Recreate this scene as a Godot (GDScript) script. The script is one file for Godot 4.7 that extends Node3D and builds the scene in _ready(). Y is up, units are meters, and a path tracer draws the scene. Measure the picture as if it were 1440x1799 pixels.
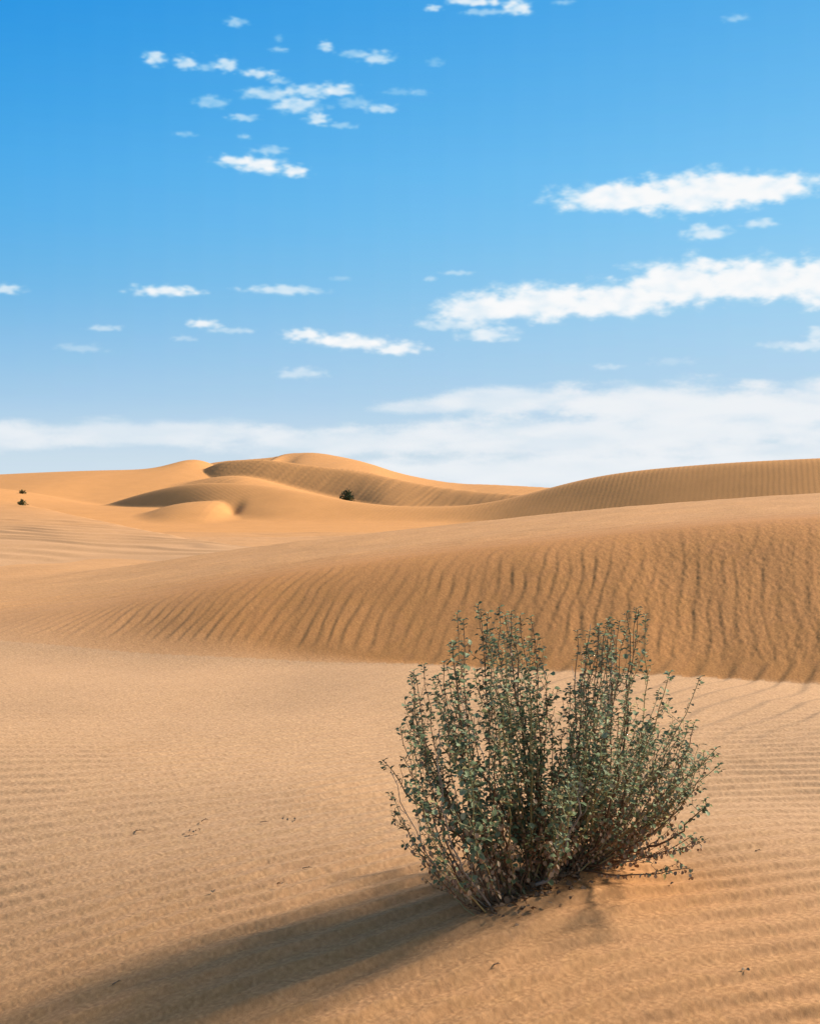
extends Node3D
# A wind-rippled desert: a leafy shrub on near sand, one long dune behind it, far dunes, a blue sky with thin clouds.
# World: the camera stands one metre above the sand and looks along -z; "depth" below is -z.

enum { COS, SLIP, TERR }
const SUN_AZIMUTH := 65.0
const SUN_HEIGHT := 31.0

var rng := RandomNumberGenerator.new()
var n_big := FastNoiseLite.new()
var n_mid := FastNoiseLite.new()
var n_fine := FastNoiseLite.new()
var used := {}


# ---------------------------------------------------------------- helpers
func numbered(called: String) -> String:
	var k: int = used.get(called, 0)
	used[called] = k + 1
	return called if k == 0 else "%s_%03d" % [called, k]


func tag(o: Node, label: String, category := "", group := "", kind := "") -> void:
	o.set_meta("label", label)
	if category: o.set_meta("category", category)
	if group: o.set_meta("group", group)
	if kind: o.set_meta("kind", kind)


func thing(called: String, label: String, category: String, at: Vector3, group := "") -> Node3D:
	var o := Node3D.new()
	o.name = numbered(called)
	o.position = at
	add_child(o, true)
	tag(o, label, category, group)
	return o


func part(called: String, mesh: Mesh, mat: Material, parent: Node3D, xf := Transform3D()) -> MeshInstance3D:
	var m := MeshInstance3D.new()
	m.name = called
	m.mesh = mesh
	m.material_override = mat
	m.transform = xf
	parent.add_child(m, true)
	return m


func lin(r: float, g: float, b: float) -> Color:
	return Color(r, g, b).linear_to_srgb()


func noise(sd: int, freq: float, oct := 3, kind := FastNoiseLite.TYPE_SIMPLEX_SMOOTH) -> FastNoiseLite:
	var n := FastNoiseLite.new()
	n.seed = sd
	n.noise_type = kind
	n.frequency = freq
	n.fractal_type = FastNoiseLite.FRACTAL_FBM if oct > 1 else FastNoiseLite.FRACTAL_NONE
	n.fractal_octaves = oct
	return n


# One long dune crest running from left to right: depth, height and flank widths as smooth functions of x.
class Ridge:
	const X0 := -60.0
	const STEP := 0.25
	const N := 481
	var near_kind: int
	var far_kind: int
	var floor_y: float
	var rnd: float
	var sg: float
	var rows: Array = []
	var dep := PackedFloat32Array()
	var top := PackedFloat32Array()
	var wn := PackedFloat32Array()
	var wf := PackedFloat32Array()
	var cs := PackedFloat32Array()

	func _init(a: int, b: int, f: float, r: float, s: float) -> void:
		near_kind = a; far_kind = b; floor_y = f; rnd = r; sg = s

	func at(x: float, d: float, y: float, n: float, f: float) -> void:
		rows.append([x, d, y, n, f])

	func column(k: int) -> PackedFloat32Array:
		var n := rows.size()
		var m := PackedFloat32Array(); m.resize(n)
		for i in range(1, n - 1):
			var a: float = (rows[i][k] - rows[i - 1][k]) / (rows[i][0] - rows[i - 1][0])
			var b: float = (rows[i + 1][k] - rows[i][k]) / (rows[i + 1][0] - rows[i][0])
			m[i] = 0.0 if a * b <= 0.0 else (a + b) / 2.0
		var raw := PackedFloat32Array(); raw.resize(N)
		var i := 0
		for j in N:
			var x := X0 + j * STEP
			while i < n - 2 and x > rows[i + 1][0]: i += 1
			var h: float = rows[i + 1][0] - rows[i][0]
			var t: float = clampf((x - rows[i][0]) / h, 0.0, 1.0)
			var t2 := t * t
			var t3 := t2 * t
			raw[j] = (2 * t3 - 3 * t2 + 1) * rows[i][k] + (t3 - 2 * t2 + t) * h * m[i] + (3 * t2 - 2 * t3) * rows[i + 1][k] + (t3 - t2) * h * m[i + 1]
		var w := int(ceil(3.0 * sg / STEP))
		var out := PackedFloat32Array(); out.resize(N)
		for j in N:
			var s := 0.0
			var tot := 0.0
			for q in range(-w, w + 1):
				var g := exp(-0.5 * pow(q * STEP / sg, 2))
				s += g * raw[clampi(j + q, 0, N - 1)]
				tot += g
			out[j] = s / tot
		return out

	func done() -> void:
		dep = column(1); top = column(2); wn = column(3); wf = column(4)
		cs.resize(N)
		for j in N:
			var g := (dep[mini(j + 1, N - 1)] - dep[maxi(j - 1, 0)]) / (2 * STEP)
			cs[j] = 1.0 / sqrt(1.0 + g * g)

	func crest(x: float) -> float:
		var f := clampf((x - X0) / STEP, 0.0, N - 1.001)
		return lerpf(dep[int(f)], dep[int(f) + 1], f - int(f))

	func height(x: float, d: float) -> float:
		var f := clampf((x - X0) / STEP, 0.0, N - 1.001)
		var j := int(f)
		f -= j
		var dist := (d - lerpf(dep[j], dep[j + 1], f)) * lerpf(cs[j], cs[j + 1], f)
		var y := lerpf(top[j], top[j + 1], f)
		var a := sqrt(dist * dist + rnd * rnd) - rnd
		var kind := far_kind if dist > 0.0 else near_kind
		var w := lerpf(wf[j], wf[j + 1], f) if dist > 0.0 else lerpf(wn[j], wn[j + 1], f)
		if kind == SLIP: return y - a * w
		if kind == TERR: return y - a * w
		return floor_y + (y - floor_y) * (0.5 + 0.5 * cos(PI * minf(a / w, 1.0))) - maxf(0.0, a - w) * 0.25


static func smax(a: float, b: float, k: float) -> float:
	var h := clampf(0.5 + 0.5 * (b - a) / k, 0.0, 1.0)
	return a + (b - a) * h + k * h * (1.0 - h)


static func through(x: float, xs: Array, ys: Array) -> float:
	if x <= xs[0]: return ys[0]
	for i in range(1, xs.size()):
		if x < xs[i]:
			var t: float = (x - xs[i - 1]) / (xs[i] - xs[i - 1])
			return lerpf(ys[i - 1], ys[i], t)
	return ys[-1]


static func smooth_table(xs: Array, ys: Array, x0: float, step: float, n: int, sg: float) -> PackedFloat32Array:
	var raw := PackedFloat32Array(); raw.resize(n)
	for j in n: raw[j] = through(x0 + j * step, xs, ys)
	var w := int(ceil(3.0 * sg / step))
	var out := PackedFloat32Array(); out.resize(n)
	for j in n:
		var s := 0.0
		var tot := 0.0
		for q in range(-w, w + 1):
			var g := exp(-0.5 * pow(q * step / sg, 2))
			s += g * raw[clampi(j + q, 0, n - 1)]
			tot += g
		out[j] = s / tot
	return out


static func look(t: PackedFloat32Array, x: float, x0: float, step: float) -> float:
	var f := clampf((x - x0) / step, 0.0, t.size() - 1.001)
	var j := int(f)
	return lerpf(t[j], t[j + 1], f - j)


# ---------------------------------------------------------------- sky
const SKY_W := 4096
const SKY_H := 4096
var sky_data := PackedByteArray()
var cn1 := FastNoiseLite.new()
var cn2 := FastNoiseLite.new()


func cloud(az: float, el: float, ra: float, re: float, dens: float, veil := false) -> void:
	var kx := SKY_W / 360.0
	var ky := SKY_H / 180.0
	var big := 1.6
	var x0 := int(floor((az - ra * big) * kx))
	var x1 := int(floor((az + ra * big) * kx)) + 1
	var y0 := maxi(0, int((90.0 - el - re * big) * ky))
	var y1 := mini(SKY_H - 1, int((90.0 - el + re * big) * ky) + 1)
	var sz := clampf(sqrt(ra * re), 0.25, 1.2)
	var white := Color(250, 251, 252) if not veil else Color(239, 243, 247)
	var fx := (1.0 if not veil else 0.35) / sz
	var fy := (1.9 if not veil else 1.3) / sz
	var rough := (0.52 if re < 0.6 else 0.36) if not veil else 0.36
	var fray := 0.13 if not veil else 0.10
	var edge := 0.75 if re < 0.6 else 0.58
	if veil: edge = 0.6
	for y in range(y0, y1 + 1):
		var e := 90.0 - (y + 0.5) / ky
		var dy := (e - el) / re
		if dy < 0.0: dy *= 1.25
		for x in range(x0, x1 + 1):
			var a := (x + 0.5) / kx
			var dx := (a - az) / ra
			var r2 := dx * dx + dy * dy
			if r2 > 2.6: continue
			var n := cn1.get_noise_2d(a * fx, e * fy)
			var n2 := cn2.get_noise_2d(a * 6.0, e * 11.0) if absf(az) < 24.0 else 0.0
			var t := 1.0 - sqrt(r2) + rough * n + fray * n2
			if t <= 0.0: continue
			var al := dens * smoothstep(0.0, edge, t) * (0.92 + 0.2 * n)
			al = clampf(al, 0.0, 1.0)
			var at := (y * SKY_W + posmod(x, SKY_W)) * 3
			# sunlit cloud: a nearly white grey-blue
			sky_data[at] = int(lerpf(sky_data[at], white.r, al))
			sky_data[at + 1] = int(lerpf(sky_data[at + 1], white.g, al))
			sky_data[at + 2] = int(lerpf(sky_data[at + 2], white.b, al))


func air(el: float, az: float) -> Color:
	# clear air from the horizon to the zenith, greyed overhead for neutral fill light
	var es := [0.0, 1.6, 3.9, 6.2, 8.5, 10.7, 13.0, 15.1, 19.3, 30.0, 55.0, 90.0]
	var rs := [212.0, 205.0, 178.0, 160.0, 139.0, 121.0, 107.0, 94.0, 72.0, 56.0, 48.0, 46.0]
	var gs := [227.0, 223.0, 211.0, 205.0, 199.0, 193.0, 187.0, 179.0, 165.0, 142.0, 118.0, 108.0]
	var bs := [238.0, 236.0, 236.0, 237.0, 238.0, 240.0, 240.0, 237.0, 232.0, 214.0, 188.0, 174.0]
	var e := maxf(el, 0.0)
	# paler towards the sun
	var k := maxf(cos(deg_to_rad(az - SUN_AZIMUTH)) - 0.47, -0.32) * smoothstep(0.0, 9.0, e)
	return Color(through(e, es, rs) + 82.0 * k, through(e, es, gs) + 46.0 * k, through(e, es, bs) + 16.0 * k)


func make_sky() -> PanoramaSkyMaterial:
	var w := 1024
	var h := 1024
	cn1 = noise(11, 1.0, 5)
	cn2 = noise(12, 1.0, 3)
	var fill_cover := noise(21, 1.0, 5)
	var small := PackedByteArray(); small.resize(w * h * 3)
	for y in h:
		var el := 90.0 - (y + 0.5) * 180.0 / h
		var lift := 1.0 / (sin(deg_to_rad(maxf(el, 0.0))) + 0.12)
		var c := Color(190, 150, 110)
		for x in w:
			var az := (x + 0.5) * 360.0 / w
			if az > 180.0: az -= 360.0
			if el > -0.5 and (x % 4 == 0 or x == 0): c = air(el, az)
			var col := c
			# broken cloud added outside the view to whiten and warm the fill light
			if el > 0.5:
				var out := maxf(smoothstep(20.0, 30.0, absf(az)), smoothstep(21.0, 28.0, el))
				if out > 0.0:
					var a := deg_to_rad(az)
					var n := fill_cover.get_noise_2d(sin(a) * lift * cos(deg_to_rad(el)) * 1.3, cos(a) * lift * cos(deg_to_rad(el)) * 1.3)
					var al := 0.85 * out * smoothstep(-0.12, 0.30, n)
					col = c.lerp(Color(246, 247, 249), al)
			var at := (y * w + x) * 3
			small[at] = clampi(int(col.r), 0, 255); small[at + 1] = clampi(int(col.g), 0, 255); small[at + 2] = clampi(int(col.b), 0, 255)
	var im := Image.create_from_data(w, h, false, Image.FORMAT_RGB8, small)
	im.resize(SKY_W, SKY_H, Image.INTERPOLATE_BILINEAR)
	sky_data = im.get_data()
	cloud(8.49, 11.75, 3.6, 0.78, 1)
	cloud(11.52, 11.79, 3.83, 1.12, 1)
	cloud(14.05, 11.89, 2.7, 0.80, 1)
	cloud(11.86, 10.30, 1.10, 0.44, 0.75)
	cloud(13.94, 10.59, 0.87, 0.26, 0.6)
	cloud(2.78, 7.47, 2.30, 0.91, 0.95)
	cloud(5.31, 7.67, 3.19, 1.04, 1)
	cloud(8.28, 7.74, 3.59, 0.99, 1)
	cloud(10.97, 8.35, 2.87, 1.28, 1)
	cloud(13.84, 8.37, 3.65, 1.18, 1)
	cloud(16.64, 8.15, 2.72, 1.34, 1)
	cloud(3.24, 6.49, 1.61, 0.41, 0.8)
	cloud(1.62, 6.86, 1.85, 0.30, 0.6)
	cloud(-4.28, 6.48, 1.20, 0.32, 0.95)
	cloud(-2.43, 6.18, 2.20, 0.43, 1)
	cloud(-0.58, 5.93, 1.57, 0.37, 0.95)
	cloud(-9.85, 8.11, 1.76, 0.33, 0.95)
	cloud(-5.08, 8.24, 2.19, 0.27, 0.7)
	cloud(-8.32, 6.84, 0.82, 0.27, 0.9)
	cloud(-7.14, 6.61, 1.26, 0.16, 0.45)
	cloud(-12.20, 6.60, 0.93, 0.18, 0.5)
	cloud(-13.08, 5.80, 1.21, 0.25, 0.3)
	cloud(-15.96, 8.00, 0.86, 0.28, 0.75)
	cloud(-9.07, 6.26, 0.63, 0.16, 0.35)
	cloud(-4.39, 4.91, 1.27, 0.34, 0.5)
	cloud(0.81, 8.72, 0.35, 0.14, 0.45)
	cloud(1.92, 8.95, 0.79, 0.14, 0.45)
	cloud(-2.82, 8.72, 0.55, 0.14, 0.25)
	cloud(-10.24, 16.90, 0.54, 0.41, 0.8)
	cloud(-9.05, 16.79, 0.68, 0.37, 0.75)
	cloud(-8.21, 16.68, 0.54, 0.23, 0.45)
	cloud(-7.40, 16.80, 0.64, 0.40, 0.75)
	cloud(-6.10, 16.52, 0.87, 0.27, 0.8)
	cloud(-5.30, 16.29, 0.55, 0.19, 0.5)
	cloud(-8.03, 15.41, 0.82, 0.34, 0.45)
	cloud(-5.76, 15.77, 1.33, 0.38, 0.65)
	cloud(-4.15, 15.92, 1.29, 0.34, 0.75)
	cloud(-2.95, 16.00, 0.88, 0.38, 0.8)
	cloud(-4.50, 15.36, 1.33, 0.43, 0.75)
	cloud(-3.78, 14.88, 0.60, 0.34, 0.8)
	cloud(-6.72, 14.87, 0.87, 0.19, 0.6)
	cloud(-2.77, 14.65, 0.83, 0.17, 0.4)
	cloud(-2.26, 15.50, 0.92, 0.30, 0.35)
	cloud(-1.20, 15.29, 0.92, 0.24, 0.65)
	cloud(-7.13, 13.20, 0.96, 0.32, 0.9)
	cloud(-5.99, 13.10, 1.28, 0.48, 1)
	cloud(-4.80, 12.87, 0.87, 0.35, 0.95)
	cloud(-6.67, 14.15, 0.34, 0.15, 0.45)
	cloud(-5.65, 13.67, 0.92, 0.22, 0.5)
	cloud(-3.39, 17.59, 0.37, 0.27, 0.7)
	cloud(-2.31, 17.34, 0.78, 0.23, 0.45)
	cloud(-1.39, 17.20, 0.92, 0.34, 0.7)
	cloud(-7.01, 18.37, 0.55, 0.25, 0.55)
	cloud(-5.30, 17.84, 0.21, 0.23, 0.3)
	cloud(-5.30, 17.43, 0.50, 0.15, 0.45)
	cloud(-0.46, 15.93, 0.79, 0.19, 0.25)
	cloud(0.35, 15.93, 0.55, 0.19, 0.3)
	cloud(-9.05, 14.17, 0.54, 0.15, 0.35)
	cloud(1.04, 17.03, 0.42, 0.25, 0.25)
	cloud(0.92, 19.01, 0.42, 0.18, 0.75)
	cloud(2.54, 19.22, 1.61, 0.22, 0.9)
	cloud(4.33, 18.98, 0.83, 0.41, 0.9)
	cloud(3.00, 18.84, 1.15, 0.18, 0.5)
	cloud(6.21, 19.13, 0.55, 0.14, 0.4)
	cloud(12.94, 18.20, 0.66, 0.20, 0.4)
	cloud(15.90, 5.81, 1.59, 0.31, 0.6)
	cloud(16.22, 6.24, 0.64, 0.48, 0.6)
	cloud(14.61, 5.89, 1.19, 0.18, 0.35)
	cloud(8.01, 5.15, 0.82, 0.18, 0.35)
	cloud(10.53, 5.33, 1.34, 0.23, 0.2)
	cloud(16.23, 3.51, 6.58, 1.28, 0.9, true)
	cloud(10.54, 3.59, 7.18, 1.18, 0.9, true)
	cloud(4.16, 3.74, 5.02, 0.87, 0.8, true)
	cloud(0.58, 3.59, 2.55, 0.51, 0.6, true)
	cloud(7.60, 2.18, 12.20, 1.37, 0.75, true)
	cloud(14.30, 1.57, 6.93, 1.12, 0.6, true)
	cloud(-10.76, 2.37, 9.14, 0.77, 0.7, true)
	cloud(-1.85, 2.13, 8.77, 0.88, 0.7, true)
	cloud(-17.09, 2.21, 5.65, 0.75, 0.65, true)
	cloud(8.0, 0.9, 16.0, 1.2, 0.9, true)
	cloud(12.0, 2.9, 9.0, 1.7, 0.75, true)
	var full := Image.create_from_data(SKY_W, SKY_H, false, Image.FORMAT_RGB8, sky_data)
	var m := PanoramaSkyMaterial.new()
	m.panorama = ImageTexture.create_from_image(full)
	sky_data = PackedByteArray()
	return m


# ---------------------------------------------------------------- sand
const TX0 := -14.0
const TSTEP := 0.1
var t_brink := PackedFloat32Array()
var t_crest := PackedFloat32Array()
var t_slope := PackedFloat32Array()
var far_ridges: Array = []
var gap := 1.0
var area := 0   # which piece of terrain the last height belongs to


func near_land(x: float, d: float) -> float:
	# near sand, then the long dune: toe, face, brink, gentle top and its lee
	var g := 0.035 * n_big.get_noise_2d(x * 0.35, d * 0.35) 
	if d < 4.3: g -= 0.085 * (4.3 - d) * (4.3 - d)  # front and left slopes added to turn the sand from the sun
	if x < 0.3: g -= 0.22 * (sqrt((x - 0.3) * (x - 0.3) + 1.0) - 1.0) * smoothstep(5.8, 3.0, d)
	var bx := (x - 0.37) * 0.64 + (d - 3.66) * 0.77
	var bd := -(x - 0.37) * 0.77 + (d - 3.66) * 0.64
	g += 0.030 * exp(-bx * bx / 0.16 - bd * bd / 0.03) - 0.018 * exp(-pow((bx - 0.42) / 0.2, 2) - pow((bd + 0.12) / 0.12, 2))
	var toe := 8.12 - 0.33 * x + 0.05 * n_big.get_noise_2d(x * 0.7, 7.0)
	var yb := look(t_brink, x, TX0, TSTEP)
	var yc := look(t_crest, x, TX0, TSTEP)
	var sl := look(t_slope, x, TX0, TSTEP)
	var face := (d - toe) * sl
	var t := clampf((d - 9.7) / 6.3, -0.3, 1.0)
	var top := yb + (yc - yb) * (t * (1.6 - 0.6 * absf(t)))
	if d > 16.0: top -= 0.2 * (sqrt((d - 16.0) * (d - 16.0) + 1.0) - 1.0)
	var k := 0.16
	var f := -smax(-face, -top, k)
	var soft := lerpf(0.25, 0.006, smoothstep(-2.6, 0.6, x))
	area = 1 if f > g else 0
	return smax(g, f, soft)


func far_land(x: float, d: float) -> float:
	var h := 0.0
	if d < 20.0: h = -0.25
	elif d < 45.0: h = lerpf(-0.25, 0.0, (d - 20.0) / 25.0)
	elif d < 56.0: h = lerpf(0.0, 0.5, smoothstep(45.0, 57.0, d))
	elif d < 160.0: h = 0.5 - 0.5 * smoothstep(58.0, 92.0, d)
	else: h = lerpf(0.0, -2.0, minf(1.0, (d - 160.0) / 240.0))
	area = 3 if d > 40.0 else 2
	var v := 0.0
	if d > 60.0:
		v = far_ridges[0].height(x, d)
		if v > h: area = 5
		h = smax(h, v, 0.4)
		h += 0.9 * exp(-pow((x + 17.2) / 2.2, 2) - pow((d - 113.0) / 7.0, 2))
		v = far_ridges[1].height(x, d) - 0.7 * maxf(0.0, far_ridges[2].crest(x) - d)
		if v > h: area = 4
		h = smax(h, v, 0.4)
		v = far_ridges[2].height(x, d)
		if v > h: area = 4
		h = smax(h, v, 0.12)
		v = far_ridges[3].height(x, d)
		if v > h: area = 4
		h = smax(h, v, 0.25)
	if d > 40.0 and x < 8.0:
		v = far_ridges[4].height(x, d)
		if v > h: area = 5
		h = smax(h, v, 0.3)
	if d > 30.0 and d < 110.0:
		v = far_ridges[5].height(x, d)
		if v > h: area = 6
		h = smax(h, v, 0.12)
	if d > 42.0 and d < 58.0 and x < 8.0:
		v = far_ridges[6].height(x, d)
		if v > h: area = 6
		h = smax(h, v, 0.12)
		h -= 0.13 * exp(-pow((x + 6.47) / 0.30, 2) - pow((d - 51.5) / 1.1, 2))
	if d < 90.0:
		v = far_ridges[7].height(x, d)
		if v > h: area = 2
		h = smax(h, v, 0.1)
		v = far_ridges[8].height(x, d)
		if v > h: area = 2
		h = smax(h, v, 0.08)
	return h


func land(x: float, d: float) -> float:
	gap = 1.0
	if d < 15.0: return near_land(x, d)
	var f := far_land(x, d)
	var a := area
	if d > 34.0: return f
	var n := near_land(x, d)
	gap = absf(f - n)
	if n < f: area = a
	else: area = 1
	return smax(f, n, 0.05)


func ripple(ph: float) -> float:
	# asymmetric wind ripple, -1 .. 1
	return sin(ph + 0.6 * sin(ph))


func ripples(x: float, d: float, y: float) -> float:
	var w := n_mid.get_noise_2d(x * 0.9, d * 0.9)
	if area == 0 or (area == 1 and d < 9.9):
		var h := 0.0
		var big := n_big.get_noise_2d(x * 0.8 + 40.0, d * 0.8)
		var toe := 8.3 - 0.33 * x
		var up := smoothstep(toe - 0.05, toe + 0.12, d)
		# on the flat: long ripples across the wind, turning with the ground
		if up < 1.0:
			var a := 0.0058 * clampf(0.75 + 0.9 * big + 0.25 * x, 0.55, 1.15) * (1.0 - up) * smoothstep(7.4, 4.6, d)
			var s := d - 0.6 * x + 0.175 * x * absf(x)
			h += a * ripple(TAU * s / 0.098 + 2.4 * w + 0.7 * n_mid.get_noise_2d(x * 3.0, d * 3.0))
			var b := 0.0040 * smoothstep(-0.5, 0.8, x) * smoothstep(5.2, 6.6, d) * (1.0 - up)
			h += b * ripple(TAU * (x - 0.62 * d) / 0.19 + 3.0 * w)
		# up the face
		if up > 0.0:
			var fade := smoothstep(10.3, 9.0, d + 0.12 * x) * smoothstep(-4.2, -1.6, x)
			var a := 0.0021 * up * fade * (0.85 + 0.6 * n_mid.get_noise_2d(x * 5.0, d * 1.3)) * lerpf(1.0, 0.55, smoothstep(0.8, 2.6, x)) * (0.8 + 0.6 * big)
			h += a * ripple(TAU * (x - 0.24 * (d - 8.3) + 0.03 * n_mid.get_noise_2d(x * 1.6, d * 0.8)) / 0.092 + 3.6 * w)
			h += 0.0009 * up * fade * ripple(TAU * (x - 0.36 * (d - 8.3)) / 0.137 + 5.0 * n_mid.get_noise_2d(x * 0.8 + 30.0, d * 0.8))
			h += 0.0030 * up * smoothstep(-0.3, 1.8, x) * smoothstep(10.2, 9.2, d) * n_fine.get_noise_2d(x * 2.2, d * 2.2)
		h += 0.0006 * n_fine.get_noise_2d(x * 1.6, d * 1.6)
		var near := smoothstep(7.0, 4.5, d)
		h += 0.0009 * near * n_fine.get_noise_2d((x + 0.3 * d) * 2.4, (d - 0.5 * x) * 5.2) * (0.7 + 0.6 * big)
		h += 0.0006 * n_fine.get_noise_2d(x * 5.0 + 9.0, d * 5.0)
		return h
	if area == 1:
		var a := smoothstep(0.0, 0.06, gap) * 0.0075 * smoothstep(9.7, 11.0, d) * (0.8 + 0.4 * w)
		return a * ripple(TAU * (d - 0.40 * x) / 0.36 + 2.2 * w) + 0.0012 * n_fine.get_noise_2d(x * 1.2, d * 1.2)
	if area == 2:
		return 0.020 * smoothstep(0.0, 0.06, gap) * smoothstep(-0.9, 0.3, n_big.get_noise_2d(x * 0.1, d * 0.1) + 0.03 * (34.0 - d)) * smoothstep(17.0, 19.0, d) * ripple(TAU * (d + 0.35 * x) / 1.05 + 5.0 * n_mid.get_noise_2d(x * 0.25, d * 0.25))
	if area == 6:
		var sc := d / 50.0
		return 0.0045 * sc * smoothstep(-9.5, -7.5, x) * (0.6 + 0.5 * n_big.get_noise_2d(x * 0.12, d * 0.12)) * ripple(TAU * (x - 0.25 * d) / 0.17 + 0.8 * w) * (1.0 if x > -1.5 or x < -3.0 else 0.8)
	if area == 4:
		return 0.02 * n_mid.get_noise_2d(x * 1.6 - d * 0.5, d * 0.12)
	return 0.0


# sand colour: pinkish flats, orange near face, golden far dunes; front shade painted in
func sand_tone(x: float, d: float) -> Color:
	var pale := Color(0.480, 0.272, 0.136)
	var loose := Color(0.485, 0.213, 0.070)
	var gold := Color(0.575, 0.262, 0.086)
	var c := pale
	if area == 0:
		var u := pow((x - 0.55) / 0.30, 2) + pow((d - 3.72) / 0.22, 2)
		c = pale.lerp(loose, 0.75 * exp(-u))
		c = c.lerp(loose, 0.6 * smoothstep(4.6, 2.8, d))  # painted shade: sand colour darkens towards the front edge
	elif area == 1:
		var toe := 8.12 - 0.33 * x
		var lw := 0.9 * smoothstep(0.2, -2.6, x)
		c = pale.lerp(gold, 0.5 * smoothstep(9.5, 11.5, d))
		c = c.lerp(loose, smoothstep(toe - 0.03 - lw, toe + 0.06 + lw, d) * smoothstep(12.0, 9.6, d + 0.1 * x) * lerpf(0.45, 1.0, smoothstep(-3.2, -0.8, x)))  # deeper orange from the toe up to the brink
	elif area == 2:
		c = pale.lerp(gold, smoothstep(18.0, 50.0, d) * 0.8 + 0.15)
	else:
		c = gold
	var v := 1.0 + 0.06 * n_mid.get_noise_2d(x * 0.7 + 5.0, d * 0.7) + 0.03 * n_fine.get_noise_2d(x * 0.3, d * 0.3)
	return Color(c.r * v, c.g * v, c.b * v)


func make_ground(sand: Material) -> void:
	# columns fan out from the middle of the view and rows widen with depth, so that ripples get the vertices they need
	var cols := PackedFloat32Array()
	for i in 10: cols.append(lerpf(-4.0, -0.95, i / 10.0))
	for i in 14: cols.append(lerpf(-0.95, -0.60, i / 14.0))
	for i in 105: cols.append(lerpf(-0.60, -0.32, i / 105.0))
	for i in 780: cols.append(lerpf(-0.32, 0.32, i / 780.0))
	for i in 105: cols.append(lerpf(0.32, 0.60, i / 105.0))
	for i in 14: cols.append(lerpf(0.60, 0.95, i / 14.0))
	for i in 11: cols.append(lerpf(0.95, 4.0, i / 10.0))
	var rows := PackedFloat32Array()
	var d := 0.35
	while d < 700.0:
		rows.append(d)
		if d < 2.4: d *= 1.03
		elif d < 5.4: d *= 1.0022
		elif d < 10.3: d *= 1.0032
		elif d < 17.0: d *= 1.0045
		elif d < 36.0: d *= 1.0036
		elif d < 62.0: d *= 1.0045
		elif d < 132.0: d *= 1.0055
		else: d *= 1.06
	var nc := cols.size()
	var nr := rows.size()
	var pos := PackedVector3Array(); pos.resize(nc * nr)
	var ids := PackedByteArray(); ids.resize(nc * nr)
	var hue := PackedColorArray(); hue.resize(nc * nr)
	for j in nr:
		d = rows[j]
		for i in nc:
			var x := cols[i] * d
			var y := land(x, d)
			var id := area
			if absf(cols[i]) < 0.60: y += ripples(x, d, y) * smoothstep(0.60, 0.48, absf(cols[i]))
			pos[j * nc + i] = Vector3(x, y, -d)
			ids[j * nc + i] = id
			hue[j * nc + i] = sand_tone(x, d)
	var nor := PackedVector3Array(); nor.resize(nc * nr)
	for j in nr:
		var ja := maxi(j - 1, 0) * nc
		var jb := mini(j + 1, nr - 1) * nc
		for i in nc:
			var a := pos[j * nc + mini(i + 1, nc - 1)] - pos[j * nc + maxi(i - 1, 0)]
			var b := pos[jb + i] - pos[ja + i]
			nor[j * nc + i] = a.cross(b).normalized()
	var names := ["sand_ground", "dune", "rippled_sand_slope", "sand_hollow", "dune", "dune", "dune"]
	var labels := [
		"flat rippled sand in the foreground with the leafy shrub on it",
		"long near dune with a striped brown face behind the leafy shrub",
		"gentle sand slope with fine ripples at the left behind the near dune",
		"smooth pale hollow between the dunes",
		"highest far dune with a shaded slip face below the skyline",
		"smooth sunlit far dune at the left skyline",
		"middle dune with rippled face running up to the right skyline"]
	for q in 7:
		var map := PackedInt32Array(); map.resize(nc * nr); map.fill(-1)
		var p := PackedVector3Array()
		var n := PackedVector3Array()
		var hu := PackedColorArray()
		var idx := PackedInt32Array()
		for j in nr - 1:
			var r0 := j * nc
			for i in nc - 1:
				var a := r0 + i
				if ids[a] != q: continue
				var c := a + nc
				var quad := [a, c, a + 1, a + 1, c, c + 1]
				for v in quad:
					var k: int = map[v]
					if k < 0:
						k = p.size()
						map[v] = k
						p.append(pos[v])
						n.append(nor[v])
						hu.append(hue[v])
					idx.append(k)
		if q == 0:
			# the same sheet goes on behind the camera
			var k := p.size()
			for v in [Vector3(-400, 0, -0.36), Vector3(400, 0, -0.36), Vector3(400, 0, 400), Vector3(-400, 0, 400)]:
				p.append(v + Vector3(0, -0.02, 0)); n.append(Vector3.UP); hu.append(Color(0.480, 0.272, 0.136))
			for v in [0, 1, 2, 0, 2, 3]: idx.append(k + v)
		if idx.is_empty(): continue
		var arr := []; arr.resize(Mesh.ARRAY_MAX)
		arr[Mesh.ARRAY_VERTEX] = p
		arr[Mesh.ARRAY_NORMAL] = n
		arr[Mesh.ARRAY_COLOR] = hu
		arr[Mesh.ARRAY_INDEX] = idx
		var m := ArrayMesh.new()
		m.add_surface_from_arrays(Mesh.PRIMITIVE_TRIANGLES, arr)
		var o := MeshInstance3D.new()
		o.name = numbered(names[q])
		o.mesh = m
		o.material_override = sand
		add_child(o, true)
		tag(o, labels[q], "", "", "structure")


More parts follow.
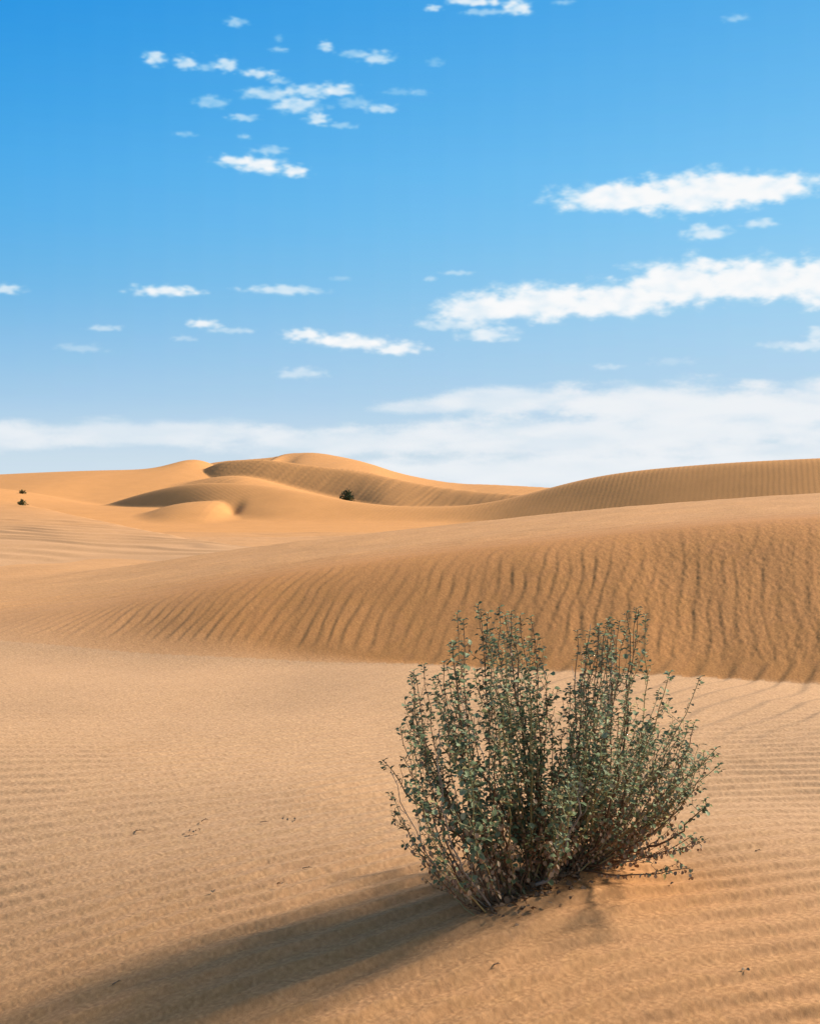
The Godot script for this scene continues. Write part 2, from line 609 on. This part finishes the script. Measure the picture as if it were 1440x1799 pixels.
func sand_material() -> StandardMaterial3D:
	var m := StandardMaterial3D.new()
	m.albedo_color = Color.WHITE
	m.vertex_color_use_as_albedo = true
	m.roughness = 0.95
	m.metallic_specular = 0.2
	m.uv1_triplanar = true
	m.uv1_world_triplanar = true
	m.uv1_scale = Vector3.ONE * 2.1
	# grain: random grains at two sizes that repeat without a seam, as tint and as relief
	var r := RandomNumberGenerator.new(); r.seed = 31
	var n := 1024
	var raw := PackedByteArray(); raw.resize(n * n)
	for i in n * n: raw[i] = r.randi() & 255
	var tile := Image.create_from_data(n, n, false, Image.FORMAT_L8, raw)
	var four := Image.create(2 * n, 2 * n, false, Image.FORMAT_L8)
	for q in 4: four.blit_rect(tile, Rect2i(0, 0, n, n), Vector2i(n * (q % 2), n * (q / 2)))
	var fine: Image = four.duplicate()
	fine.resize(n / 2, n / 2, Image.INTERPOLATE_TRILINEAR)
	fine.resize(2 * n, 2 * n, Image.INTERPOLATE_CUBIC)
	var coarse: Image = four.duplicate()
	coarse.resize(n / 8, n / 8, Image.INTERPOLATE_TRILINEAR)
	coarse.resize(2 * n, 2 * n, Image.INTERPOLATE_CUBIC)
	var a := fine.get_data()
	var b := coarse.get_data()
	var tint := PackedByteArray(); tint.resize(4 * n * n * 3)
	for i in 4 * n * n:
		var v := clampi(128 + int((a[i] - 127) * 1.1) + int((b[i] - 127) * 1.7), 0, 255)
		a[i] = v
		tint[3 * i] = 208 + v * 47 / 255
		tint[3 * i + 1] = 204 + v * 51 / 255
		tint[3 * i + 2] = 200 + v * 55 / 255
	var mid := Rect2i(n / 2, n / 2, n, n)
	m.albedo_texture = ImageTexture.create_from_image(Image.create_from_data(2 * n, 2 * n, false, Image.FORMAT_RGB8, tint).get_region(mid))
	var relief := Image.create_from_data(2 * n, 2 * n, false, Image.FORMAT_L8, a)
	relief.convert(Image.FORMAT_RGBA8)
	relief.bump_map_to_normal_map(2.6)
	var h := ImageTexture.create_from_image(relief.get_region(mid))
	m.normal_enabled = true
	m.normal_texture = h
	m.normal_scale = 0.36
	return m


# ---------------------------------------------------------------- shrub
func leaf_mesh(sd: int, long: float, wide: float, cup: float) -> ArrayMesh:
	# a roundish blade on a short stalk: base at the origin, tip along +z, upper face +y
	var r := RandomNumberGenerator.new(); r.seed = sd
	var st := SurfaceTool.new()
	st.begin(Mesh.PRIMITIVE_TRIANGLES)
	st.set_smooth_group(0)
	var stalk := long * 0.22
	var rim := []
	var n := 9
	for i in n:
		var t := TAU * i / n
		var k := 1.0 + r.randf_range(-0.06, 0.06)
		var z := stalk + long * 0.5 - cos(t) * long * 0.5 * k
		var x := sin(t) * wide * 0.5 * k * (1.0 - 0.12 * cos(t))
		var y := cup * (x * x) / (wide * wide) * 4.0 * wide * 0.35 - 0.30 * cup * pow((z - stalk) / long, 2) * long + r.randf_range(-0.03, 0.03) * wide
		rim.append(Vector3(x, y, z))
	var mid := Vector3(0, -0.05 * wide, stalk + long * 0.48)
	for i in n:
		st.add_vertex(mid); st.add_vertex(rim[i]); st.add_vertex(rim[(i + 1) % n])
	var w := wide * 0.05
	for p in [Vector3(-w, 0, 0), Vector3(w, 0, 0), rim[0], Vector3(0, w, 0), Vector3(0, -w, 0), rim[0]]:
		st.add_vertex(p)
	st.generate_normals()
	return st.commit()


func tube(st: SurfaceTool, pts: Array, r0: float, r1: float, sides := 5) -> void:
	var rings := []
	for i in pts.size():
		var t: Vector3 = (pts[mini(i + 1, pts.size() - 1)] - pts[maxi(i - 1, 0)]).normalized()
		var u := t.cross(Vector3(0.31, 0.2, 0.93)).normalized()
		var v := t.cross(u)
		var r := lerpf(r0, r1, i / float(pts.size() - 1))
		var ring := []
		for k in sides:
			var a := TAU * k / sides
			ring.append([pts[i] + (u * cos(a) + v * sin(a)) * r, u * cos(a) + v * sin(a)])
		rings.append(ring)
	for i in pts.size() - 1:
		for k in sides:
			var k2 := (k + 1) % sides
			for q in [rings[i][k], rings[i + 1][k], rings[i][k2], rings[i][k2], rings[i + 1][k], rings[i + 1][k2]]:
				st.set_normal(q[1])
				st.add_vertex(q[0])


func tinted(r: float, g: float, b: float, rough := 0.6) -> StandardMaterial3D:
	var m := StandardMaterial3D.new()
	m.albedo_color = lin(r, g, b)
	m.roughness = rough
	m.metallic_specular = 0.3
	return m


func face_up(dir: Vector3, up: Vector3) -> Basis:
	var z := dir.normalized()
	var x := up.cross(z)
	if x.length() < 0.05: x = Vector3.RIGHT.cross(z)
	x = x.normalized()
	return Basis(x, z.cross(x), z)


func bezier(a: Vector3, b: Vector3, c: Vector3, t: float) -> Vector3:
	return a * (1 - t) * (1 - t) + b * 2 * t * (1 - t) + c * t * t


func make_shrub() -> void:
	var r := RandomNumberGenerator.new(); r.seed = 77
	var base := Vector3(0.380, 0.0, -3.68)
	base.y = land(base.x, -base.z)
	var shrub := thing("desert_shrub", "grey-green leafy shrub with many upright stems standing alone in the foreground sand", "shrub", base)
	var green_stem := tinted(0.25, 0.20, 0.085)
	var dead_stem := tinted(0.24, 0.20, 0.165, 0.9)
	var brown_stem := tinted(0.15, 0.085, 0.045, 0.85)
	var greens := []
	for c in [[0.108, 0.130, 0.056], [0.140, 0.160, 0.072], [0.080, 0.102, 0.042], [0.200, 0.218, 0.115], [0.165, 0.160, 0.052], [0.26, 0.205, 0.075]]:
		var m := tinted(c[0], c[1], c[2], 0.7)
		m.metallic_specular = 0.2
		m.backlight_enabled = true
		m.backlight = Color(0.22, 0.22, 0.22)
		greens.append(m)
	var dries := [tinted(0.30, 0.19, 0.11, 0.8), tinted(0.22, 0.13, 0.08, 0.8), tinted(0.40, 0.27, 0.16, 0.8)]
	var shapes := []
	for i in 6: shapes.append(leaf_mesh(i, [0.0185, 0.0165, 0.0195, 0.0150, 0.0175, 0.0190][i], [0.0150, 0.0145, 0.0120, 0.0135, 0.0115, 0.0165][i], [0.5, 1.0, 0.35, 0.65, 1.25, 0.8][i]))
	var leaves := []   # each: stem, place, colour number, dry, shape
	# the foot of the shrub is a low line of stems set along a small ridge of sand
	var along := Vector3(0.64, 0, -0.77)
	# outline of the crown, as height over the width (metres from the foot)
	var ox := [-0.46, -0.43, -0.40, -0.37, -0.32, -0.28, -0.23, -0.16, -0.07, -0.045, 0.0, 0.03, 0.07, 0.13, 0.20, 0.24, 0.275, 0.33, 0.40, 0.45]
	var oy := [0.30, 0.36, 0.42, 0.58, 0.57, 0.67, 0.74, 0.72, 0.71, 0.58, 0.38, 0.38, 0.62, 0.66, 0.68, 0.745, 0.48, 0.40, 0.52, 0.51]
	var stems := 168
	for k in stems:
		var u := (k + 0.5) / stems
		var tx := lerpf(-0.44, 0.44, u) + r.randf_range(-0.02, 0.02)
		if u > 0.78 and k % 3 == 0: tx -= r.randf_range(0.1, 0.3)
		if k % 8 == 5: tx = r.randf_range(0.31, 0.45)
		var tz := r.randf_range(-0.42, 0.40) * (1.0 if k % 3 else 0.5) - (tx * 0.35)
		var limit := 0.965 * through(tx, ox, oy)
		var h := limit * (1.0 if k % 3 == 0 else r.randf_range(0.55, 0.97))
		if k % 6 == 2:
			h = limit * r.randf_range(0.15, 0.50)
			tx = tx * 0.82 + 0.01
			tz = r.randf_range(-0.30, 0.34)
		elif tx > 0.26: h = limit * (1.0 if k % 4 == 0 else r.randf_range(0.45, 0.85))
		# foot: the left stems start to the left, the right ones to the right
		var s := clampf(tx * 0.50 + r.randf_range(-0.15, 0.15), -0.29, 0.32)
		var foot := along * s + Vector3(0, 0, clampf(-tz * 0.2, -0.04, 0.04) + r.randf_range(-0.03, 0.03))
		foot.y = land(base.x + foot.x, -(base.z + foot.z)) - base.y - 0.012
		var tip := Vector3(tx, h, tz + foot.z * 0.5)
		var out := Vector3(tip.x - foot.x, 0, tip.z - foot.z)
		var ctrl := foot + out * r.randf_range(0.45, 0.85) + Vector3(r.randf_range(-0.05, 0.05), h * r.randf_range(0.25, 0.5), r.randf_range(-0.05, 0.05))
		var st := SurfaceTool.new()
		st.begin(Mesh.PRIMITIVE_TRIANGLES)
		var pts := []
		var steps := 14
		for i in steps + 1:
			var p := bezier(foot, ctrl, tip, i / float(steps))
			if i > 0 and i < steps: p += Vector3(r.randf_range(-1, 1), r.randf_range(-0.5, 0.5), r.randf_range(-1, 1)) * (0.006 if k % 7 else 0.010)
			pts.append(p)
		var thick := r.randf_range(0.0016, 0.0034) if k % 7 else r.randf_range(0.0045, 0.0065)
		tube(st, pts, thick, 0.0009)
		var length := foot.distance_to(tip) * 1.1
		var dead := k % 17 == 6
		# leaves along the stem, in a loose spiral
		var spin := r.randf() * TAU
		var count := 0 if dead else int(length / 0.0095)
		for i in count:
			var t := lerpf(0.10, 0.995, i / float(count))
			if t < 0.45 and r.randf() > 0.22 + t * 1.7: continue
			if tx > 0.08 and r.randf() < 0.3: continue
			_leaf(r, leaves, k, bezier(foot, ctrl, tip, t), (bezier(foot, ctrl, tip, minf(t + 0.03, 1.0)) - bezier(foot, ctrl, tip, t - 0.03)).normalized(), spin + i * 2.4, t, lerpf(1.0, 0.72, t) * r.randf_range(0.5, 1.2), shapes.size())
		# short side twigs
		var twigs := int(length * r.randf_range(14.0, 20.0) * (0.72 if tx > 0.08 else 1.0))
		for q in twigs:
			var t := pow(r.randf_range(0.05, 0.86), 0.65)
			var a := bezier(foot, ctrl, tip, t)
			var dir := (bezier(foot, ctrl, tip, t + 0.05) - a).normalized()
			var side := Vector3(r.randf_range(-1, 1), r.randf_range(-0.1, 0.6), r.randf_range(-1, 1)).normalized()
			var ln := r.randf_range(0.035, 0.12) * (1.15 - 0.6 * t)
			var b := a + (dir * 0.5 + side * 0.8).normalized() * ln * 0.5
			var c := b + (dir * 0.95 + side * 0.45 + Vector3(0, 0.25, 0)).normalized() * ln * 0.5
			if c.y < 0.012: continue
			tube(st, [a, b, c], 0.0011, 0.0006, 3)
			var m := 0 if dead else int(ln / 0.0105)
			for i in m:
				var tt := (i + 1.0) / m
				_leaf(r, leaves, k, bezier(a, b, c, tt), (c - a).normalized(), i * 2.4 + q, t, r.randf_range(0.45, 1.05), shapes.size())
		# a rosette of small leaves at the tip
		for i in (0 if dead else 7):
			_leaf(r, leaves, k, tip - Vector3(0, 0.004 * i, 0), Vector3.UP, i * 1.35, 1.0, r.randf_range(0.5, 0.85), shapes.size())
		var o := part("stem", st.commit(), dead_stem if dead else green_stem if k % 3 and k % 7 and k % 6 != 2 else brown_stem, shrub)
		o.set_meta("n", k)
	# the leaves nearest to the viewer are pieces of their own on their stems, the others are joined
	var eye := Vector3(0, 1, 0) - base
	leaves.sort_custom(func(a, b): return a[5] > b[5] if absf(a[5] - b[5]) > 1e-7 else a[1].origin.x < b[1].origin.x)
	var stem_nodes := shrub.get_children()
	var rest := {}
	var single := 0
	for lf in leaves:
		var mat: Material = dries[lf[2] % 3] if lf[3] else greens[lf[2]]
		if single < 300:
			part("dry_leaf" if lf[3] else "leaf", shapes[lf[4]], mat, stem_nodes[lf[0]], lf[1])
			single += 1
			continue
		var key := "%d_%d_%d" % [int(lf[3]), lf[2] % 3 if lf[3] else lf[2], 0]
		if not rest.has(key):
			var st := SurfaceTool.new(); st.begin(Mesh.PRIMITIVE_TRIANGLES)
			rest[key] = [st, mat, lf[3]]
		rest[key][0].append_from(shapes[lf[4]], 0, lf[1])
	var green_all := ArrayMesh.new()
	var dry_all := ArrayMesh.new()
	for key in rest:
		var into: ArrayMesh = dry_all if rest[key][2] else green_all
		rest[key][0].commit(into)
		into.surface_set_material(into.get_surface_count() - 1, rest[key][1])
	for pair in [["foliage", green_all], ["dry_foliage", dry_all]]:
		var o := MeshInstance3D.new()
		o.name = pair[0]
		o.mesh = pair[1]
		shrub.add_child(o, true)
		o.set_meta("kind", "stuff")
	for s in stem_nodes: s.remove_meta("n")
	# dead leaves that gather among the stems
	var fallen := SurfaceTool.new(); fallen.begin(Mesh.PRIMITIVE_TRIANGLES)
	for i in 640:
		var s := r.randf_range(-0.30, 0.36)
		var p := along * s + Vector3(0.77, 0, 0.64) * r.randfn(0.01, 0.035)
		p.y = land(base.x + p.x, -(base.z + p.z)) - base.y + r.randf_range(0.002, 0.014)
		var b := face_up(Vector3(r.randf_range(-1, 1), r.randf_range(-0.3, 0.5), r.randf_range(-1, 1)), Vector3(r.randf_range(-0.8, 0.8), 1, r.randf_range(-0.8, 0.8)))
		fallen.append_from(shapes[i % 6], 0, Transform3D(b.scaled_local(Vector3.ONE * r.randf_range(0.4, 0.95)), p))
	var heap := thing("fallen_leaves", "brown fallen leaves caught on the sand under the leafy shrub", "fallen leaves", base)
	part("leaves", fallen.commit(), tinted(0.17, 0.10, 0.055, 0.9), heap).set_meta("kind", "stuff")


func _leaf(r: RandomNumberGenerator, leaves: Array, stem: int, at: Vector3, dir: Vector3, spin: float, t: float, size: float, shapes: int) -> void:
	if at.y < 0.01: return
	var u := dir.cross(Vector3(0.3, 0.1, 0.95)).normalized()
	var v := dir.cross(u)
	var out := u * cos(spin) + v * sin(spin)
	var dry := r.randf() < clampf(1.0 - at.y / 0.27, 0.02, 0.85)
	var fwd := (out + dir * r.randf_range(0.1, 0.7)).normalized()
	if dry: fwd = (out * 0.6 + Vector3(0, -0.7, 0)).normalized()
	var up := (Vector3(0, 1, 0) * 1.1 + dir * 0.5 + Vector3(r.randf_range(-1, 1), r.randf_range(-0.3, 0.3), r.randf_range(-1, 1)) * 0.7)
	var tone := r.randi() % 6
	if tone >= 4 and r.randf() < 0.3 + at.y: tone = r.randi() % 4
	var sz := size * (0.7 if dry else 1.0)
	var b := face_up(fwd, up).scaled_local(Vector3.ONE * sz)
	# how large it shows: near to the viewer, and big
	var near := sz / (3.6 - at.z)
	leaves.append([stem, Transform3D(b, at), tone, dry, r.randi() % shapes, near])


# ---------------------------------------------------------------- far bushes
func far_bush(x: float, d: float, wide: float, high: float, label: String, tone: Array, sd: int, sparse: bool) -> void:
	var r := RandomNumberGenerator.new(); r.seed = sd
	var at := Vector3(x, land(x, d) - 0.02, -d)
	var bush := thing("desert_bush", label, "bush", at)
	var leaf := leaf_mesh(sd, 0.10 if not sparse else 0.07, 0.05 if not sparse else 0.03, 0.5)
	var st := SurfaceTool.new(); st.begin(Mesh.PRIMITIVE_TRIANGLES)
	var n := 900 if not sparse else 170
	for i in n:
		var a := r.randf() * TAU
		var q := pow(r.randf(), 0.45)
		var e := r.randf_range(0.0, PI / 2)
		var lump := 0.85 + 0.2 * sin(a * 3.0 + sd) + 0.12 * sin(a * 7.0)
		var p := Vector3(cos(a) * cos(e) * wide * 0.5 * lump, sin(e) * high * lump, sin(a) * cos(e) * wide * 0.5 * lump) * q
		var b := face_up((p + Vector3(0, 0.12, 0) + Vector3(r.randf_range(-1, 1), r.randf_range(-1, 1), r.randf_range(-1, 1)) * 0.25).normalized(), Vector3(r.randf_range(-1, 1), 1, r.randf_range(-1, 1)))
		st.append_from(leaf, 0, Transform3D(b.scaled_local(Vector3.ONE * r.randf_range(0.6, 1.3)), p))
	var crown := part("crown", st.commit(), tinted(tone[0], tone[1], tone[2]), bush)
	crown.set_meta("kind", "stuff")
	var sticks := tinted(0.13, 0.085, 0.045, 0.9)
	for i in 9:
		var s := SurfaceTool.new(); s.begin(Mesh.PRIMITIVE_TRIANGLES)
		var a := r.randf() * TAU
		var o := Vector3(cos(a), 0, sin(a))
		tube(s, [Vector3.ZERO, o * wide * 0.18 + Vector3(0, high * 0.4, 0), o * wide * r.randf_range(0.3, 0.46) + Vector3(0, high * r.randf_range(0.7, 1.05), 0)], 0.014, 0.005)
		part("stem", s.commit(), sticks, bush)


# ---------------------------------------------------------------- litter on the sand
func twig(x: float, d: float, long: float, turn: float, bend: float, label: String) -> void:
	var at := Vector3(x, land(x, d) + 0.003, -d)
	var o := thing("twig", label, "twig", at, "dry twigs on the sand")
	var st := SurfaceTool.new(); st.begin(Mesh.PRIMITIVE_TRIANGLES)
	var dir := Vector3(cos(turn), 0, sin(turn))
	var side := Vector3(-dir.z, 0, dir.x)
	var pts := []
	for i in 6:
		var t := i / 5.0
		var p := dir * (t - 0.5) * long + side * bend * sin(t * PI) * long + Vector3(0, 0.004 * sin(t * 2.2) * (1.0 if bend > 0 else 2.0), 0)
		pts.append(p)
	tube(st, pts, 0.0017, 0.0007)
	part("stalk", st.commit(), tinted(0.22, 0.14, 0.08, 0.9), o)
	var s2 := SurfaceTool.new(); s2.begin(Mesh.PRIMITIVE_TRIANGLES)
	tube(s2, [pts[3], pts[3] + (dir * 0.5 + side).normalized() * long * 0.2 + Vector3(0, 0.004, 0), pts[3] + (dir + side).normalized() * long * 0.36 + Vector3(0, 0.002, 0)], 0.0011, 0.0005, 4)
	part("side_shoot", s2.commit(), tinted(0.12, 0.08, 0.05, 0.9), o)


func litter(x: float, d: float, size: float, n: int, label: String, sd: int) -> void:
	var r := RandomNumberGenerator.new(); r.seed = sd
	var o := thing("leaf_litter", label, "leaf litter", Vector3(x, land(x, d), -d), "scraps of dry leaves on the sand")
	var dry := tinted(0.26, 0.165, 0.09, 0.9)
	for i in n:
		var p := Vector3(r.randf_range(-1, 1) * size, 0.004 + r.randf() * 0.006, r.randf_range(-1, 1) * size)
		var b := face_up(Vector3(r.randf_range(-1, 1), r.randf_range(-0.2, 0.5), r.randf_range(-1, 1)), Vector3(r.randf_range(-0.8, 0.8), 1, r.randf_range(-0.8, 0.8)))
		part("dry_leaf", leaf_mesh(sd + i % 3, 0.011, 0.007, 0.9), dry, o, Transform3D(b.scaled_local(Vector3.ONE * r.randf_range(0.6, 1.2)), p))


func _ready() -> void:
	# ------------------------------------------------ camera
	var cam := Camera3D.new()
	cam.name = "camera"
	cam.position = Vector3(0, 1, 0)
	cam.rotation.x = -atan(29.5 / 2471.0)
	cam.fov = 40.004
	cam.near = 0.05
	cam.far = 3000.0
	cam.current = true
	add_child(cam)
	# ------------------------------------------------ sky
	var env := Environment.new()
	env.background_mode = Environment.BG_SKY
	env.tonemap_mode = Environment.TONE_MAPPER_LINEAR
	env.tonemap_exposure = 2.0
	env.background_energy_multiplier = 1.0 / 2.0
	env.sdfgi_enabled = true
	env.ssao_enabled = true
	env.ssil_enabled = true
	var sky := Sky.new()
	sky.sky_material = make_sky()
	env.sky = sky
	var we := WorldEnvironment.new()
	we.name = "world"
	we.environment = env
	add_child(we)
	# ------------------------------------------------ sun
	var az := deg_to_rad(SUN_AZIMUTH)
	var el := deg_to_rad(SUN_HEIGHT)
	var sun_dir := Vector3(sin(az) * cos(el), sin(el), -cos(az) * cos(el))
	var sun := DirectionalLight3D.new()
	sun.name = "sun"
	sun.basis = Basis.looking_at(-sun_dir, Vector3.UP)
	sun.light_color = Color(1.0, 0.98, 0.94)
	sun.light_energy = 1.6
	sun.light_angular_distance = 7.0
	sun.shadow_enabled = true
	add_child(sun)
	# ------------------------------------------------ sand and dunes
	n_big = noise(1, 1.0, 2)
	n_mid = noise(2, 1.0, 2)
	n_fine = noise(3, 9.0, 3)
	t_brink = smooth_table([-8.0, -4.5, -2.85, -2.04, -1.25, -0.474, 0.51, 1.87, 2.77, 6.0, 12.0], [-0.4, -0.06, 0.11, 0.215, 0.382, 0.518, 0.627, 0.785, 0.853, 1.0, 1.1], TX0, TSTEP, 281, 0.5)
	t_crest = smooth_table([-12.0, -8.0, -4.66, -3.37, -1.88, 0.0, 2.2, 4.66, 8.0, 12.0], [-0.4, -0.2, -0.036, 0.158, 0.404, 0.611, 0.851, 1.032, 1.15, 1.2], TX0, TSTEP, 281, 0.6)
	t_slope = smooth_table([-4.0, -2.85, -2.0, -1.2, 0.0], [0.16, 0.22, 0.31, 0.39, 0.40], TX0, TSTEP, 281, 0.4)
	var DL := Ridge.new(COS, COS, 0.3, 2, 1.5)
	DL.at(-81.94, 125, 1.000, 40, 50)
	DL.at(-56.65, 125, 2.011, 40, 50)
	DL.at(-34.37, 118, 2.623, 40, 50)
	DL.at(-26.29, 114, 2.891, 38, 50)
	DL.at(-19.31, 111, 2.976, 34, 50)
	DL.at(-14.37, 111, 2.706, 34, 50)
	DL.at(-9.88, 111, 1.000, 34, 50)
	DL.at(-5.39, 111, -1.246, 34, 50)
	var DT := Ridge.new(TERR, COS, 0.5, 1.5, 0.3)
	DT.at(-32.12, 128, 0.482, 0.115, 40)
	DT.at(-27.35, 130, 1.526, 0.115, 40)
	DT.at(-22.09, 130, 3.104, 0.115, 40)
	DT.at(-17.62, 130, 4.076, 0.115, 40)
	DT.at(-14.73, 130, 4.313, 0.115, 40)
	DT.at(-12.10, 130, 4.576, 0.115, 40)
	DT.at(-11.22, 129, 4.783, 0.115, 40)
	DT.at(-9.32, 128, 4.857, 0.115, 40)
	DT.at(-6.02, 124, 4.361, 0.115, 40)
	DT.at(-3.37, 119, 3.648, 0.115, 40)
	DT.at(-0.91, 113, 2.783, 0.115, 40)
	DT.at(2.95, 104, 1.926, 0.115, 40)
	DT.at(5.89, 97, 1.706, 0.115, 40)
	DT.at(8.74, 90, 1.473, 0.115, 40)
	DT.at(12.30, 80, 1.000, 0.115, 40)
	DT.at(14.38, 74, -1.396, 0.115, 40)
	var DD := Ridge.new(SLIP, SLIP, 0.5, 0.6, 0.6)
	DD.at(-17.48, 108, 1.874, 0.45, 0.06)
	DD.at(-16.23, 107, 2.645, 0.45, 0.06)
	DD.at(-14.23, 105, 3.421, 0.45, 0.06)
	DD.at(-11.14, 102, 3.558, 0.45, 0.06)
	DD.at(-6.28, 97, 2.962, 0.47, 0.06)
	DD.at(-2.53, 92, 2.414, 0.48, 0.06)
	DD.at(0.38, 86, 1.731, 0.48, 0.06)
	DD.at(3.24, 80, 1.259, 0.48, 0.06)
	DD.at(5.72, 74, 1.030, 0.45, 0.06)
	DD.at(7.82, 69, 0.860, 0.4, 0.06)
	var AP := Ridge.new(COS, COS, 0.2, 2, 1.0)
	AP.at(-19.02, 100, 0.798, 14, 9)
	AP.at(-15.46, 98, 1.753, 14, 9)
	AP.at(-13.34, 97, 2.256, 14, 9)
	AP.at(-11.57, 96, 2.359, 14, 9)
	AP.at(-9.81, 94, 2.027, 13, 8)
	AP.at(-8.12, 92, 1.596, 12, 7)
	AP.at(-4.40, 87, 0.754, 10, 6)
	AP.at(-1.33, 82, 0.237, 8, 5)
	AP.at(1.30, 80, 0.029, 8, 5)
	var BB := Ridge.new(COS, COS, -0.2, 0.6, 2)
	BB.at(-48.83, 85, 2.204, 26, 20)
	BB.at(-33.84, 82, 1.896, 25, 18)
	BB.at(-22.14, 76, 1.369, 22, 14)
	BB.at(-17.34, 68, 0.752, 18, 10)
	BB.at(-13.63, 61, 0.432, 14, 8)
	BB.at(-11.11, 56, 0.207, 9, 6)
	BB.at(-8.84, 52, -0.052, 8, 6)
	var CE := Ridge.new(SLIP, COS, 0, 0.7, 0.7)
	CE.at(-18.07, 72, -0.078, 0.4, 14)
	CE.at(-14.74, 66, 0.386, 0.62, 14)
	CE.at(-12.39, 62.5, 0.924, 0.62, 14)
	CE.at(-9.72, 59, 1.406, 0.6, 14)
	CE.at(-8.26, 57.5, 1.512, 0.45, 14)
	CE.at(-7.09, 56.5, 1.491, 0.33, 14)
	CE.at(-6.01, 55.8, 1.406, 0.3, 14)
	CE.at(-3.87, 54, 1.087, 0.28, 13)
	CE.at(-2.57, 53, 0.807, 0.26, 13)
	CE.at(-0.42, 51.5, 0.583, 0.25, 12)
	CE.at(1.24, 50.9, 0.567, 0.24, 12)
	CE.at(2.85, 50.3, 0.715, 0.24, 12)
	CE.at(4.02, 49.7, 0.980, 0.25, 13)
	CE.at(4.97, 49.1, 1.258, 0.30, 15)
	CE.at(6.60, 48, 1.680, 0.36, 18)
	CE.at(9.76, 45.5, 2.012, 0.40, 20)
	CE.at(12.67, 43.5, 2.144, 0.40, 22)
	CE.at(16.65, 42, 2.274, 0.40, 22)
	CE.at(22.33, 40, 2.133, 0.40, 22)
	var LB := Ridge.new(COS, COS, -0.3, 0.4, 0.25)
	LB.at(-11.16, 53, -0.180, 7, 3)
	LB.at(-9.93, 53, 0.292, 7, 3)
	LB.at(-8.99, 53, 0.614, 8, 3)
	LB.at(-8.15, 53, 0.753, 9, 3)
	LB.at(-7.29, 53, 0.786, 9, 3)
	LB.at(-6.86, 53, 0.700, 9, 3)
	LB.at(-6.61, 53, 0.507, 9, 3)
	LB.at(-6.01, 53, 0.249, 9, 3)
	LB.at(-4.72, 53, -0.287, 9, 3)
	var A2 := Ridge.new(COS, SLIP, -0.4, 0.2, 1.5)
	A2.at(-34.47, 60, 1.486, 14, 0.3)
	A2.at(-22.29, 54, 1.218, 13, 0.3)
	A2.at(-13.11, 45, 0.854, 9, 0.3)
	A2.at(-9.26, 38, 0.477, 8, 0.3)
	A2.at(-7.05, 33.5, 0.322, 7, 0.3)
	A2.at(-4.75, 28, 0.161, 6, 0.3)
	A2.at(-2.68, 23.5, 0.115, 5, 0.3)
	A2.at(-1.02, 21, -0.020, 4, 0.3)
	var A1 := Ridge.new(COS, SLIP, -0.4, 0.15, 1.5)
	A1.at(-26.43, 46, 0.814, 24, 0.2)
	A1.at(-16.51, 40, 0.628, 22, 0.2)
	A1.at(-10.20, 35, 0.433, 18, 0.2)
	A1.at(-8.07, 32, 0.327, 15, 0.2)
	A1.at(-7.06, 30, 0.320, 13, 0.15)
	A1.at(-5.36, 27, 0.235, 10, 0.15)
	A1.at(-4.25, 25, 0.039, 8, 0.15)
	far_ridges = [DL, DT, DD, AP, BB, CE, LB, A2, A1]
	for q in far_ridges: q.done()
	make_ground(sand_material())
	# ------------------------------------------------ plants
	make_shrub()
	far_bush(-3.74, 84.0, 0.95, 0.62, "round dark green bush on the sand before the far shaded dune face", [0.05, 0.07, 0.03], 4, false)
	far_bush(-19.81, 72.0, 0.36, 0.20, "upper small bush at the left edge, on the crest of a pale slope", [0.10, 0.10, 0.03], 8, true)
	far_bush(-11.45, 41.5, 0.26, 0.13, "lower of the two small bushes at the left edge, spreading low", [0.10, 0.10, 0.03], 9, true)
	# ------------------------------------------------ litter
	twig(-0.852, 4.43, 0.030, 0.4, 0.12, "dark curved twig lying alone on the left sand, far left of the shrub")
	twig(-0.655, 4.48, 0.024, 0.3, -0.1, "thin short twig between the far left twig and the scrap of dry leaves")
	twig(-0.458, 4.42, 0.030, 0.35, 0.05, "twig just below the largest scrap of dry leaves, pointing right")
	twig(-0.285, 3.90, 0.028, 0.1, 0.1, "twig just above the upper edge of the shrub's shadow")
	twig(-0.695, 3.32, 0.022, -0.7, 0.08, "small twig inside the middle of the shrub's shadow")
	twig(0.985, 3.97, 0.017, 0.5, 0.15, "short dark twig at the right edge of the sand, level with the shrub's foot")
	twig(0.20, 3.23, 0.015, 0.2, 0.2, "tiny twig on the lit sand in front of the shrub's foot")
	litter(-0.66, 4.36, 0.035, 9, "largest scrap of dry leaves, dark, left of the shrub in the middle of the sand", 40)
	litter(-0.375, 4.42, 0.03, 5, "faint flat scrap of dry leaves between the largest scrap and the shrub", 44)
	litter(-0.345, 3.78, 0.012, 4, "small heap of dry leaf bits beside the twig above the shadow", 48)
	litter(-0.53, 3.78, 0.008, 3, "single curled dry leaf bit left of the small heap above the shadow", 52)
	litter(0.68, 3.68, 0.008, 2, "dark leaf bit on the sand to the right of the shrub's foot", 56)
	litter(0.76, 3.19, 0.008, 2, "dark leaf bit on the rippled sand at the lower right", 60)
